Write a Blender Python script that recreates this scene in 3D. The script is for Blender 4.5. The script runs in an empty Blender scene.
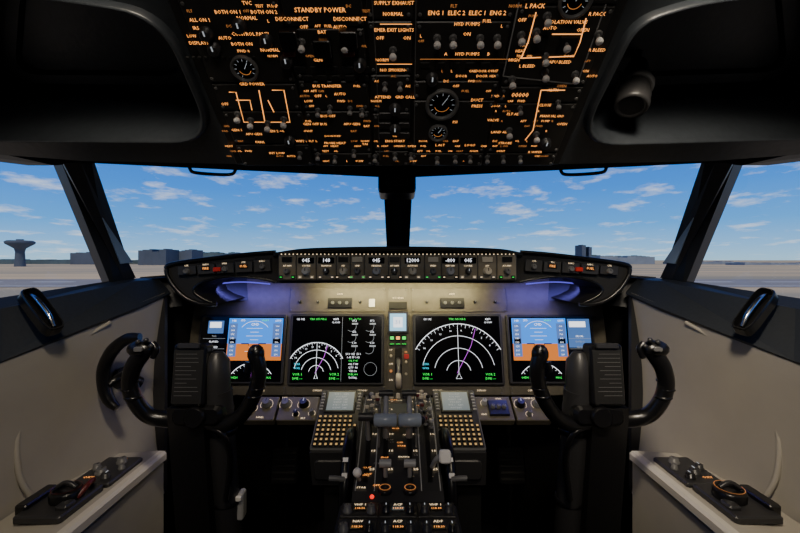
import bpy, math, random
from mathutils import Vector, Matrix
from mathutils.geometry import tessellate_polygon
random.seed(7)
# ------------------------------------------------------------------ survey helpers (metres)
F=400.; CX=398.; CY=260.; EYE=Vector((0,0,1.25))
def pt(px,py,Y): return Vector(((px-CX)/F*Y, Y, 1.25+(CY-py)/F*Y))
def frame(o,x,y):
    x=Vector(x).normalized(); z=x.cross(Vector(y)).normalized(); y=z.cross(x)
    M=Matrix.Identity(4)
    for i in range(3):
        M[i][0]=x[i];M[i][1]=y[i];M[i][2]=z[i];M[i][3]=o[i]
    return M
def uv(M,px,py):
    d=Vector(((px-CX)/F,1,(CY-py)/F)); o=M.translation; n=M.col[2].xyz
    t=n.dot(o-EYE)/n.dot(d); q=M.inverted()@(EYE+d*t); return q.x,q.y
def rect(M,x0,y0,x1,y1):
    a=uv(M,x0,y0);b=uv(M,x1,y0);c=uv(M,x0,y1);d=uv(M,x1,y1)
    l=(a[0]+c[0])/2;r=(b[0]+d[0])/2;t=(a[1]+b[1])/2;bo=(c[1]+d[1])/2
    return (l+r)/2,(t+bo)/2,r-l,t-bo
# ------------------------------------------------------------------ materials
def mat(name,col,rough=.5,metal=0,emit=None,es=1.0,bump=0.0,var=0.0,scale=40,spec=None):
    m=bpy.data.materials.new(name); m.use_nodes=True; nt=m.node_tree; b=nt.nodes['Principled BSDF']
    b.inputs['Base Color'].default_value=(*col,1); b.inputs['Roughness'].default_value=rough; b.inputs['Metallic'].default_value=metal
    if spec is not None: b.inputs['Specular IOR Level'].default_value=spec
    if emit is not None:
        b.inputs['Emission Color'].default_value=(*emit,1); b.inputs['Emission Strength'].default_value=es
    if bump or var:
        tc=nt.nodes.new('ShaderNodeTexCoord'); n=nt.nodes.new('ShaderNodeTexNoise'); n.inputs['Scale'].default_value=scale; n.inputs['Detail'].default_value=4
        nt.links.new(tc.outputs['Object'],n.inputs['Vector'])
        if bump:
            bp=nt.nodes.new('ShaderNodeBump'); bp.inputs['Strength'].default_value=bump; bp.inputs['Distance'].default_value=.002
            nt.links.new(n.outputs['Fac'],bp.inputs['Height']); nt.links.new(bp.outputs['Normal'],b.inputs['Normal'])
        if var:
            r=nt.nodes.new('ShaderNodeValToRGB')
            r.color_ramp.elements[0].position=.3; r.color_ramp.elements[1].position=.7
            r.color_ramp.elements[0].color=(*[c*(1-var) for c in col],1); r.color_ramp.elements[1].color=(*[min(1,c*(1+var)) for c in col],1)
            nt.links.new(n.outputs['Fac'],r.inputs['Fac']); nt.links.new(r.outputs['Color'],b.inputs['Base Color'])
    return m
PANEL=mat('panel_brown_grey',(.105,.092,.066),.5,var=.12,bump=.2,scale=60)
MCPM=mat('mcp_face_brown_grey',(.17,.145,.10),.5,var=.1,scale=60)
OVP=mat('overhead_panel_grey',(.010,.010,.010),.5,var=.15,bump=.15,scale=50)
OVP2=mat('overhead_module',(.022,.021,.020),.45,var=.1,scale=50)
HEAD=mat('headliner_moulding',(.026,.031,.038),.36,var=.12,bump=.2,scale=90)
FRAME=mat('window_frame_paint',(.010,.012,.016),.5,var=.1,scale=30)
FACET=mat('pillar_facet_painted_sheen',(.34,.43,.52),.4)  # pale blue colour paints in the light reflected by the facet
BLACK=mat('black_plastic',(.006,.006,.007),.28)
MBLACK=mat('matte_black',(.004,.004,.004),.7,bump=.2,scale=200)
DARKG=mat('dark_grey',(.026,.026,.028),.4)
MIDG=mat('mid_grey',(.12,.12,.12),.42)
LIGHTG=mat('light_grey',(.34,.34,.34),.4)
WALL=mat('wall_lining',(.36,.335,.29),.5,var=.04,bump=.1,scale=12)
LEDGE=mat('ledge_lining',(.42,.39,.33),.5,var=.04,bump=.1,scale=15)
TRIMW=mat('ledge_edge_trim',(.66,.62,.54),.4)
SILL=mat('sill_padding',(.020,.024,.030),.5,var=.1,bump=.3,scale=120)
FLOORM=mat('floor_carpet',(.012,.012,.012),.9,bump=.5,scale=200)
CHROME=mat('chrome',(.7,.7,.7),.2,1)
WHITE=mat('white_plastic',(.85,.83,.80),.35)
CREAM=mat('cream_plastic',(.58,.51,.38),.4)
BLUEG=mat('metal_grey_handle',(.32,.37,.44),.28)
RED=mat('red_plastic',(.5,.02,.015),.35)
DRED=mat('maroon_plastic',(.10,.012,.010),.35)
SCR=mat('screen_glass',(.002,.002,.003),.12)
AMB=mat('amber_backlight',(.05,.02,.01),.5,emit=(1.0,.36,.08),es=2.0)
AMBD=mat('amber_dim',(.05,.02,.01),.5,emit=(1.0,.36,.09),es=.6)
EWH=mat('display_white',(.1,.1,.1),.5,emit=(.9,.93,1),es=1.8)
EWD=mat('display_white_dim',(.1,.1,.1),.5,emit=(.7,.75,.8),es=.5)
ESKY=mat('display_sky',(.0,.0,.0),.5,emit=(.02,.27,1.0),es=1.3)
EGND=mat('display_ground',(.0,.0,.0),.5,emit=(1.0,.26,.03),es=.9)
EGRN=mat('display_green',(.0,.0,.0),.5,emit=(.02,1.0,.10),es=1.4)
ECYN=mat('display_cyan',(.0,.0,.0),.5,emit=(.05,.75,1.0),es=1.2)
EMAG=mat('display_magenta',(.0,.0,.0),.5,emit=(.75,.10,1.0),es=1.2)
ETAPE=mat('display_tape',(.0,.0,.0),.5,emit=(.10,.22,.60),es=1.0)
EPAGE=mat('display_page',(.0,.0,.0),.5,emit=(.08,.20,.52),es=1.0)
ECDU=mat('cdu_screen_glow',(.02,.02,.02),.3,emit=(.30,.36,.38),es=.55)
EKEY=mat('backlit_key',(.15,.11,.05),.4,emit=(1,.60,.20),es=.55)
ECYAN=mat('standby_display',(.02,.02,.02),.3,emit=(.30,.70,.95),es=1.5)
ERED=mat('red_indicator',(.1,.0,.0),.4,emit=(1,.02,.01),es=1.6)
EDOT=mat('mcp_backlit_text',(.1,.1,.1),.4,emit=(1,.76,.46),es=1.5)
EPURP=mat('violet_lamp_tube',(.02,.02,.05),.4,emit=(.16,.14,1.0),es=.8)
# ------------------------------------------------------------------ mesh builder
class MB:
    def __init__(s): s.v=[];s.f=[];s.mi=[];s.sm=[];s.mats=[]
    def m(s,mt):
        if mt not in s.mats: s.mats.append(mt)
        return s.mats.index(mt)
    def add(s,vs,fs,mt,smooth=False,M=None):
        b=len(s.v); k=s.m(mt)
        for v in vs:
            v=Vector(v); s.v.append(tuple(M@v) if M is not None else tuple(v))
        for f in fs:
            s.f.append([b+i for i in f]); s.mi.append(k); s.sm.append(smooth)
    def obj(s,name,parent=None):
        me=bpy.data.meshes.new(name); me.from_pydata(s.v,[],s.f)
        for mt in s.mats: me.materials.append(mt)
        for i,p in enumerate(me.polygons): p.material_index=s.mi[i]; p.use_smooth=s.sm[i]
        me.update(); o=bpy.data.objects.new(name,me); bpy.context.collection.objects.link(o)
        if parent: o.parent=parent
        return o
    def mirrored(s):
        r=MB(); r.v=[(-x,y,z) for x,y,z in s.v]; r.f=[f[::-1] for f in s.f]; r.mi=s.mi[:]; r.sm=s.sm[:]; r.mats=s.mats[:]; return r
def loops(mb,ls,mt,M=None,smooth=False,cap0=False,cap1=True,closed=True):
    n=len(ls[0]); vs=[p for l in ls for p in l]; fs=[]
    for a in range(len(ls)-1):
        for i in range(n if closed else n-1):
            j=(i+1)%n; fs.append([a*n+i,a*n+j,(a+1)*n+j,(a+1)*n+i])
    mb.add(vs,fs,mt,smooth,M)
    if cap1: mb.add(ls[-1],[list(range(n))],mt,False,M)
    if cap0: mb.add(ls[0],[list(range(n))[::-1]],mt,False,M)
def rr(cx,cy,w,h,r,z,seg=4):
    r=max(0.0001,min(r,w/2*.99,h/2*.99)); out=[]
    for (sx,sy,a0) in ((1,1,0),(-1,1,90),(-1,-1,180),(1,-1,270)):
        for k in range(seg+1):
            a=math.radians(a0+90*k/seg)
            out.append((cx+sx*(w/2-r)+r*math.cos(a),cy+sy*(h/2-r)+r*math.sin(a),z))
    return out
def rbox(mb,M,cx,cy,w,h,z0,z1,mt,r=.003,b=.0015,seg=3):
    b=min(b,w/3,h/3,abs(z1-z0)/2)
    loops(mb,[rr(cx,cy,w,h,r,z0,seg),rr(cx,cy,w,h,r,z1-b,seg),rr(cx,cy,w-2*b,h-2*b,max(r-b,.0002),z1,seg)],mt,M,cap0=True)
def box(mb,x0,x1,y0,y1,z0,z1,mt,b=.004):
    M=Matrix.Translation(((x0+x1)/2,(y0+y1)/2,0))
    w=x1-x0;h=y1-y0;b=min(b,w/3,h/3)
    loops(mb,[rr(0,0,w-2*b,h-2*b,b,z0,2),rr(0,0,w,h,b,z0+b,2),rr(0,0,w,h,b,z1-b,2),rr(0,0,w-2*b,h-2*b,b,z1,2)],mt,M,cap0=True)
def lathe(mb,M,cx,cy,prof,mt,n=16,smooth=True):
    ls=[[(cx+r*math.cos(2*math.pi*i/n),cy+r*math.sin(2*math.pi*i/n),z) for i in range(n)] for r,z in prof]
    loops(mb,ls,mt,M,smooth=smooth,cap1=True)
def knob(mb,M,cx,cy,r,h,mt=DARKG,z=0,ptr=True):
    lathe(mb,M,cx,cy,[(r*1.15,z),(r*1.15,z+h*.25),(r,z+h*.3),(r*.92,z+h*.95),(r*.8,z+h)],mt,14)
    if ptr: rbox(mb,M,cx,cy+r*.45,r*.22,r*.8,z+h,z+h+.0006,EWD if mt in(BLACK,DARKG) else BLACK,.0002,.0001,1)
def toggle(mb,M,cx,cy,s=1.0,mt=WHITE,up=1):
    lathe(mb,M,cx,cy,[(.0065*s,0),(.0065*s,.002*s),(.004*s,.003*s)],MIDG,10)
    tube(mb,[M@Vector((cx,cy,.001)),M@Vector((cx,cy+.001*s*up,.006*s)),M@Vector((cx,cy+.003*s*up,.010*s))],[.0022*s,.0025*s,.0042*s],MIDG,10)
    tube(mb,[M@Vector((cx,cy+.003*s*up,.010*s)),M@Vector((cx,cy+.004*s*up,.0125*s)),M@Vector((cx,cy+.0055*s*up,.016*s)),M@Vector((cx,cy+.006*s*up,.0175*s))],[.0045*s,.0058*s,.0056*s,.003*s],mt,10)
def ball(mb,o,r,mt,n=10,sc=(1,1,1)):
    ls=[]
    for j in range(1,7):
        a=math.pi*j/7; ls.append([(o[0]+sc[0]*r*math.sin(a)*math.cos(2*math.pi*i/n),o[1]+sc[1]*r*math.sin(a)*math.sin(2*math.pi*i/n),o[2]-sc[2]*r*math.cos(a)) for i in range(n)])
    loops(mb,ls,mt,smooth=True,cap0=True,cap1=True)
def crom(P,R,sub=6):
    P=[Vector(p) for p in P]; out=[];ro=[]
    for i in range(len(P)-1):
        p0=P[max(i-1,0)];p1=P[i];p2=P[i+1];p3=P[min(i+2,len(P)-1)]
        for k in range(sub):
            t=k/sub
            out.append(.5*((2*p1)+(p2-p0)*t+(2*p0-5*p1+4*p2-p3)*t*t+(3*p1-p0-3*p2+p3)*t**3)); ro.append(R[i]+(R[i+1]-R[i])*t)
    out.append(P[-1]);ro.append(R[-1]); return out,ro
def tube(mb,P,R,mt,n=12,curve=False,flat=1.0,sub=6):
    if not isinstance(R,(list,tuple)): R=[R]*len(P)
    P=[Vector(p) for p in P]
    if curve: P,R=crom(P,R,sub)
    t=(P[1]-P[0]).normalized(); ref=Vector((0,1,0)) if abs(t.y)<.9 else Vector((1,0,0))
    u=t.cross(ref).normalized(); ls=[]
    for i,p in enumerate(P):
        t2=(P[min(i+1,len(P)-1)]-P[max(i-1,0)]).normalized()
        u=(u-t2*u.dot(t2)).normalized(); w=t2.cross(u)
        ls.append([p+u*R[i]*math.cos(2*math.pi*k/n)+w*R[i]*flat*math.sin(2*math.pi*k/n) for k in range(n)])
    loops(mb,ls,mt,smooth=True,cap0=True,cap1=True)
def ribbon(mb,M,P,w,mt,z=0,closed=False):
    n=len(P); L=[];Rr=[]
    for i in range(n):
        a=P[(i-1)%n] if (closed or i>0) else P[i]; b=P[(i+1)%n] if (closed or i<n-1) else P[i]
        dx,dy=b[0]-a[0],b[1]-a[1]; l=math.hypot(dx,dy) or 1; nx,ny=-dy/l*w/2,dx/l*w/2
        L.append((P[i][0]+nx,P[i][1]+ny,z));Rr.append((P[i][0]-nx,P[i][1]-ny,z))
    fs=[]
    for i in range(n if closed else n-1):
        j=(i+1)%n; fs.append([i,n+i,n+j,j])
    mb.add(L+Rr,fs,mt,False,M)
def arc(cx,cy,r,a0,a1,n=24): return [(cx+r*math.cos(math.radians(a0+(a1-a0)*i/n)),cy+r*math.sin(math.radians(a0+(a1-a0)*i/n))) for i in range(n+1)]
def quad(mb,M,x0,y0,x1,y1,z,mt): mb.add([(x0,y0,z),(x1,y0,z),(x1,y1,z),(x0,y1,z)],[[0,1,2,3]],mt,False,M)
_tc={}
def text(mb,M,s,cx,cy,size,mt,z=.001,rot=0):
    if s not in _tc:
        cu=bpy.data.curves.new('t','FONT'); cu.body=s; cu.size=1; cu.align_x='CENTER'; cu.align_y='CENTER'; cu.resolution_u=1
        ob=bpy.data.objects.new('t',cu); bpy.context.collection.objects.link(ob)
        me=bpy.data.meshes.new_from_object(ob)
        _tc[s]=([tuple(v.co) for v in me.vertices],[list(p.vertices) for p in me.polygons])
        bpy.data.objects.remove(ob); bpy.data.meshes.remove(me); bpy.data.curves.remove(cu)
    v,f=_tc[s]; c,si=math.cos(rot),math.sin(rot)
    mb.add([(cx+size*(x*c-y*si),cy+size*(x*si+y*c),z) for x,y,_ in v],f,mt,False,M)
def poly_prism(mb,pts,off,mt):
    off=Vector(off); loops(mb,[[Vector(p) for p in pts],[Vector(p)+off for p in pts]],mt,cap0=True,cap1=True)
def beam(mb,A,B,mt):
    loops(mb,[A,B],mt,cap0=True,cap1=True)

# ------------------------------------------------------------------ key structure points
Pb=Vector((-.806,1.25,1.197)); Pt=Vector((-.760,.98,1.488)); Ct=Vector((0,1.40,1.537)); Cb=Vector((0,1.60,1.262))
Sb=Vector((-.822,1.17,1.192)); St=Vector((-.800,.93,1.470))
Ab=Vector((-.862,.86,1.168)); At=Vector((-.842,.84,1.464)); Bb=Vector((-.90,.15,1.15)); Bt=Vector((-.87,.15,1.45))
def mx(p): return Vector((-p[0],p[1],p[2]))
ID=lambda p:Vector(p)
# ---------------- exterior
mb=MB(); S=9000
mb.add([(-S,-S,-3),(S,-S,-3),(S,S,-3),(-S,S,-3)],[[0,1,2,3]],FLOORM)
g=mb.obj('ground')
gm=bpy.data.materials.new('sandy_airfield'); gm.use_nodes=True; nt=gm.node_tree; b=nt.nodes['Principled BSDF']; b.inputs['Roughness'].default_value=.9; b.inputs['Specular IOR Level'].default_value=0
tc=nt.nodes.new('ShaderNodeTexCoord'); mp=nt.nodes.new('ShaderNodeMapping'); mp.inputs['Scale'].default_value=(.006,.05,1)
n=nt.nodes.new('ShaderNodeTexNoise'); n.inputs['Scale'].default_value=1; n.inputs['Detail'].default_value=6
r=nt.nodes.new('ShaderNodeValToRGB'); e=r.color_ramp.elements; e[0].position=.38;e[0].color=(.38,.35,.26,1);e[1].position=.6;e[1].color=(.68,.53,.32,1)
nt.links.new(tc.outputs['Object'],mp.inputs['Vector']);nt.links.new(mp.outputs['Vector'],n.inputs['Vector']);nt.links.new(n.outputs['Fac'],r.inputs['Fac']);nt.links.new(r.outputs['Color'],b.inputs['Base Color'])
g.data.materials[0]=gm
RWY=mat('asphalt',(.28,.26,.23),.9,var=.1,scale=.1); RWM=mat('runway_paint',(.8,.8,.78),.8)
mb=MB()
mb.add([(-1500,62,-2.96),(1500,62,-2.96),(1500,88,-2.96),(-1500,88,-2.96)],[[0,1,2,3]],RWY)
for k_ in range(-30,30): mb.add([(k_*14,76,-2.93),(k_*14+8,76,-2.93),(k_*14+8,77.2,-2.93),(k_*14,77.2,-2.93)],[[0,1,2,3]],RWM)
mb.add([(-1500,64,-2.93),(1500,64,-2.93),(1500,64.8,-2.93),(-1500,64.8,-2.93)],[[0,1,2,3]],RWM)
mb.obj('runway')
BLD=mat('distant_building',(.08,.10,.13),.8,var=.2,scale=.05); BLD2=mat('distant_tree_line',(.08,.12,.13),.9,var=.3,scale=.02)
BLD3=mat('distant_pale_building',(.22,.25,.28),.8,var=.2,scale=.05)
def building(name,px0,px1,top,Y,mt=BLD,parts=1):
    mb=MB(); x0=pt(px0,0,Y).x; x1=pt(px1,0,Y).x; zt=pt(0,top,Y).z; w=(x1-x0)/parts
    for i in range(parts):
        h=zt-random.random()*.25*(zt+3)*(1 if parts>1 else 0)
        box(mb,x0+i*w,x0+(i+1)*w*.999,Y,Y+20,-3,h,mt,.1)
        box(mb,x0+i*w+w*.3,x0+i*w+w*.6,Y+3,Y+14,h,h+.6,mt,.05)
    return mb.obj(name)
building('airport_terminal',138,166,249,330,parts=4)
building('airport_terminal',170,192,249.5,350,parts=3)
building('tree_line',192,275,252,600,BLD2,parts=16)
building('airport_hangar',70,112,252,380,BLD,parts=4)
building('tree_line',-60,140,259.5,420,BLD2,parts=22)
building('tree_line',535,650,255,640,BLD2,parts=14)
building('airport_hangar',676,740,261.5,400,BLD3,parts=7)
building('airport_hangar',745,860,263,330,BLD3,parts=9)
building('radio_mast_building',582,586,245,500); building('radio_mast_building',589,592,247,500)
building('airport_hangar',600,655,256,420,BLD3,parts=6)
mb=MB(); Y=260.; c=pt(20,0,Y).x
M=Matrix.Translation((c,Y,-3)); zt=pt(0,240,Y).z+3
lathe(mb,M,0,0,[(3,0),(2.4,zt*.55),(3,zt*.68),(7.5,zt*.86),(7.8,zt*.93),(6.5,zt*.98),(2,zt*.99),(2,zt*1.03)],BLD,20)
mb.obj('water_tower')

# ---------------- windshield frame
mb=MB()
beam(mb,[Vector((-.052,1.37,1.56)),Vector((.052,1.37,1.56)),Vector((.04,1.50,1.60)),Vector((-.04,1.50,1.60))],
        [Vector((-.042,1.58,1.24)),Vector((.042,1.58,1.24)),Vector((.034,1.68,1.26)),Vector((-.034,1.68,1.26))],FRAME)
beam(mb,[Vector((-.018,1.35,1.55)),Vector((.018,1.35,1.55)),Vector((.018,1.38,1.56)),Vector((-.018,1.38,1.56))],
        [Vector((-.014,1.56,1.24)),Vector((.014,1.56,1.24)),Vector((.014,1.60,1.26)),Vector((-.014,1.60,1.26))],DARKG)
for sgn in (1,-1):
    f=ID if sgn==1 else mx
    o=Vector((-.06,.05,0)); ex=Vector((0,0,.05)); dn=Vector((0,0,-.06))
    beam(mb,[f(Pt+ex),f(St+ex),f(St+ex+o),f(Pt+ex+o)],[f(Pb+dn),f(Sb+dn),f(Sb+dn+o),f(Pb+dn+o)],FRAME)
    q=[Pt.lerp(St,.25),Pt.lerp(St,.75)]; q2=[Pb.lerp(Sb,.25),Pb.lerp(Sb,.75)]
    inn=Vector((.012,-.012,0))
    beam(mb,[f(q[0]),f(q[0]+inn),f(q[1]+inn),f(q[1])],[f(q2[0]),f(q2[0]+inn),f(q2[1]+inn),f(q2[1])],DARKG)
    L_=lambda t,s:Pt.lerp(Pb,t).lerp(St.lerp(Sb,t),s)
    ff=Vector((.022,-.024,0))
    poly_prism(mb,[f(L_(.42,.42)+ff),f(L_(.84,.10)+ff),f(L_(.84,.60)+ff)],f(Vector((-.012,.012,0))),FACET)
    poly_prism(mb,[f(Pt),f(Ct),f(Ct+Vector((0,-.10,.10))),f(Pt+Vector((0,-.10,.12)))],Vector((0,.12,.03)),FRAME)
    poly_prism(mb,[f(Pb+Vector((0,-.03,-.10))),f(Cb+Vector((0,-.03,-.12))),f(Cb),f(Pb)],Vector((0,.06,0)),FRAME)
    poly_prism(mb,[f(St),f(At),f(Bt),f(Bt+Vector((0,0,.12))),f(At+Vector((0,0,.12))),f(St+Vector((0,0,.12)))],f(Vector((-.06,0,0))),FRAME)
    a=pt(190,168,1.14); b_=pt(235,170,1.2)
    d_=Vector((0,0,-.014))
    tube(mb,[f(a+Vector((0,0,.02))),f(a+d_*.2),f(a+d_+Vector((.02,0,0))),f(b_+d_+Vector((-.02,0,0))),f(b_+d_*.2),f(b_+Vector((0,0,.02)))],.005,BLACK,8,True)
mb.obj('windshield_frame')
mb=MB()
M=frame(pt(397,181,1.27),(1,0,0),(0,.1,1))
rbox(mb,M,0,0,.12,.075,-.09,.0,BLACK,.012,.006)
rbox(mb,M,0,.0,.07,.03,0,.004,DARKG,.004,.002)
rbox(mb,M,0,.05,.09,.05,-.08,-.01,FRAME,.01,.004)
mb.obj('standby_compass')
gl=bpy.data.materials.new('window_glass'); gl.use_nodes=True; nt=gl.node_tree; nt.nodes.clear()
o_=nt.nodes.new('ShaderNodeOutputMaterial'); mxn=nt.nodes.new('ShaderNodeMixShader'); tr=nt.nodes.new('ShaderNodeBsdfTransparent'); gs=nt.nodes.new('ShaderNodeBsdfGlossy')
gs.inputs['Roughness'].default_value=.03; mxn.inputs[0].default_value=.02
nt.links.new(tr.outputs[0],mxn.inputs[1]);nt.links.new(gs.outputs[0],mxn.inputs[2]);nt.links.new(mxn.outputs[0],o_.inputs[0])
k=1
for f in (ID,mx):
    mb=MB(); mb.add([f(Pt),f(Ct),f(Cb),f(Pb)],[[0,1,2,3]],gl); mb.obj('window_%d'%k); k+=1
    mb=MB(); mb.add([f(St),f(At),f(Bt),f(Bb),f(Ab),f(Sb)],[[0,1,4,5],[1,2,3,4]],gl); mb.obj('window_%d'%k); k+=1

# ---------------- walls, sills, ledges
def shell_side(f,tag):
    mb=MB()
    top=[Vector((-.700,1.2,1.152)),Vector((-.796,.8,1.05)),Vector((-.83,.15,1.0)),Vector((-.85,-1.2,1.0))]
    bot=[Vector((-.700,1.2,.55)),Vector((-.775,.8,.55)),Vector((-.81,.15,.55)),Vector((-.83,-1.2,.55))]
    secs=[]
    for k_ in range(9):
        t=k_/8
        secs.append([f(a.lerp(b,t)+Vector((-.035*math.sin(math.pi*t),0,0))) for a,b in zip(top,bot)])
    loops(mb,secs,WALL,smooth=True,cap1=False,closed=False)
    # moulded door-pocket rib on the lining
    rib=[Vector((-.742,1.03,1.09)),Vector((-.792,.92,1.02)),Vector((-.812,.86,.90)),Vector((-.806,.85,.80)),Vector((-.79,.86,.742))]
    tube(mb,[f(p) for p in rib],.006,WALL,8,True)
    poly_prism(mb,[f(top[0]),f(bot[0]),f(bot[0]+Vector((-.13,0,0))),f(top[0]+Vector((-.13,0,0)))],Vector((0,.015,0)),DARKG)
    mb.add([f((-.95,1.25,0)),f((-.95,-1.25,0)),f((-.95,-1.25,1.16)),f((-.95,.15,1.14)),f((-.92,.86,1.15)),f((-.88,1.25,1.15))],[[0,1,2,3,4,5]],FRAME)
    mb.add([f(Bb),f((-.92,-1.25,1.15)),f((-.88,-1.25,1.95)),f((-.87,.15,1.95)),f(Bt)],[[0,1,2,3,4]],DARKG)
    mb.add([f(Bt),f(At),f(St),f(Pt),f(Pt+Vector((0,0,.35))),f(St+Vector((0,0,.4))),f(At+Vector((0,0,.5))),f(Bt+Vector((0,0,.5)))],[[0,1,6,7],[1,2,5,6],[2,3,4,5]],FRAME)
    mb.obj('wall_'+tag)
    mb=MB()
    outer=[Vector((-.79,1.27,1.195)),Sb+Vector((.0,0,0)),Ab,Bb,Vector((-.90,-1.2,1.15))]
    mid=[Vector((-.735,1.235,1.190)),Sb+Vector((.055,-.0,-.003)),Ab+Vector((.028,-.02,-.02)),Bb+Vector((.04,0,-.02)),Vector((-.86,-1.2,1.13))]
    inn=[Vector((-.690,1.215,1.150)),Vector((-.715,1.1,1.120)),Vector((-.792,.8,1.048)),Vector((-.825,.15,.998)),Vector((-.845,-1.2,.998))]
    und=[p+Vector((-.02,0,-.02)) for p in inn]
    loops(mb,[[f(p) for p in outer],[f(p) for p in mid],[f(p) for p in inn],[f(p) for p in und]],SILL,cap1=False,closed=False)
    mb.obj('trim_%d'%(1 if tag=='left' else 2))
    mb=MB()
    z=.735; xi=-.625
    pr=[(-.80,z-.01),(xi-.02,z),(xi-.006,z),(xi,z-.006),(xi,z-.022),(xi-.008,z-.03),(xi-.008,.0)]
    for i in range(len(pr)-1):
        a,b=pr[i],pr[i+1]
        mt=LEDGE if i in(0,4,5) else TRIMW
        mb.add([f((a[0],1.08,a[1])),f((a[0],-1.2,a[1])),f((b[0],-1.2,b[1])),f((b[0],1.08,b[1]))],[[0,1,2,3]],mt)
    mb.add([f((-.80,1.08,0)),f((xi-.008,1.08,0)),f((xi-.008,1.08,z-.03)),f((xi,1.08,z-.02)),f((xi,1.08,z-.005)),f((xi-.01,1.08,z)),f((-.80,1.08,z-.01))],[[0,1,2,3,4,5,6]],LEDGE)
    mb.obj('side_console_ledge')
shell_side(ID,'left'); shell_side(mx,'right')

mb=MB()
for f in (ID,mx):
    mb.add([f(Pb+Vector((0,.03,0))),f(Cb+Vector((0,.03,0))),f((0,2.05,0)),f((-.95,1.7,0))],[[0,1,2,3]],MBLACK)
    mb.add([f((-.88,1.25,1.16)),f(Pb+Vector((0,.03,0))),f((-.95,1.7,0)),f((-.95,1.25,0))],[[0,1,2,3]],MBLACK)
    mb.add([f((-.80,1.22,1.188)),f(Pb+Vector((0,.03,0))),f(Cb+Vector((0,.03,0))),f((0,1.22,1.262))],[[0,1,2,3]],MBLACK)
mb.obj('wall_front')
mb=MB(); box(mb,-.98,.98,-1.25,2.1,-.04,0,FLOORM); mb.obj('floor')
mb=MB(); box(mb,-.98,.98,-1.28,-1.24,-.02,1.98,DARKG); mb.obj('wall_back')
mb=MB(); box(mb,-.95,.95,-1.25,.75,1.93,1.97,DARKG)
mb.add([(-.95,.75,1.95),(.95,.75,1.95),(.78,1.5,1.62),(-.78,1.5,1.62)],[[0,1,2,3]],FRAME)
mb.add([(-.95,.5,1.95),(-.78,1.5,1.62),(-.80,1.0,1.55),(-.85,.8,1.5)],[[0,1,2,3]],FRAME)
mb.add([(.95,.5,1.95),(.78,1.5,1.62),(.80,1.0,1.55),(.85,.8,1.5)],[[0,1,2,3]],FRAME)
mb.obj('ceiling')

# ---------------- headliner with moulded recesses
OB=pt(398,165,.795); OT=pt(398,0,.557)
OV=frame(OB,(1,0,0),OT-OB)
def rounded(poly,r,seg=8):
    out=[];n=len(poly)
    for i in range(n):
        p=Vector(poly[i]);a=(Vector(poly[i-1])-p);b=(Vector(poly[(i+1)%n])-p)
        rr_=min(r,a.length*.45,b.length*.45); s=p+a.normalized()*rr_; e=p+b.normalized()*rr_
        for k in range(seg+1):
            t=k/seg; out.append(tuple((1-t)**2*s+2*t*(1-t)*p+t*t*e))
    return out
def shrink(loop,s,c): return [(c[0]+(p[0]-c[0])*s[0],c[1]+(p[1]-c[1])*s[1]) for p in loop]
mb=MB()
for sg,rec in ((-1,[(-70,138),(222,140),(168,10),(60,-8),(-90,-20)]),(1,[(880,134),(570,143),(630,18),(690,-2),(900,-30)])):
    R0=rounded([uv(OV,*p) for p in rec],.085)
    c=(sum(p[0] for p in R0)/len(R0),sum(p[1] for p in R0)/len(R0))
    outer=[(sg*.31,.002),(sg*.62,.010),(sg*.86,.035),(sg*.93,.06),(sg*.93,.80),(sg*.31,.80)]
    if sg<0: outer=outer[::-1]
    tri=tessellate_polygon([[Vector((*p,0)) for p in outer],[Vector((*p,0)) for p in R0]])
    allp=outer+R0
    mb.add([(p[0],p[1],0) for p in allp],[list(t) for t in tri],HEAD,False,OV)
    st=[(1,0,),(.990,.012),(.970,.017),(.95,.014),(.935,.003),(.92,-.02),(.88,-.10),(.85,-.125),(.80,-.135)]
    loops(mb,[[(q[0],q[1],z) for q in shrink(R0,(s,s),c)] for s,z in st],HEAD,OV,smooth=True,cap1=True)
    loops(mb,[[(q[0],q[1],z) for q in shrink(R0,(s,s),c)] for s,z in [(.74,-.134),(.72,-.122),(.62,-.122),(.60,-.134)]],HEAD,OV,smooth=False,cap1=False)
M=OV
edge=[(-.93,.06),(-.86,.035),(-.62,.010),(-.31,.002),(.31,.002),(.62,.010),(.86,.035),(.93,.06)]
e0=[M@Vector((u,v,0)) for u,v in edge]; e1=[M@Vector((u,v-.008,-.012)) for u,v in edge]
tgt=[Vector((-.93,.85,1.60)),Vector((-.85,.86,1.56)),Pt+Vector((.0,-.03,.05)),Vector((-.40,1.12,1.56)),Vector((.40,1.12,1.56)),mx(Pt+Vector((.0,-.03,.05))),Vector((.85,.86,1.56)),Vector((.93,.85,1.60))]
tgt2=[p+Vector((0,.12,.02)) for p in tgt]
loops(mb,[e0,e1,tgt,tgt2],FRAME,cap1=False,closed=False,smooth=False)
mb.obj('headliner')
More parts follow.
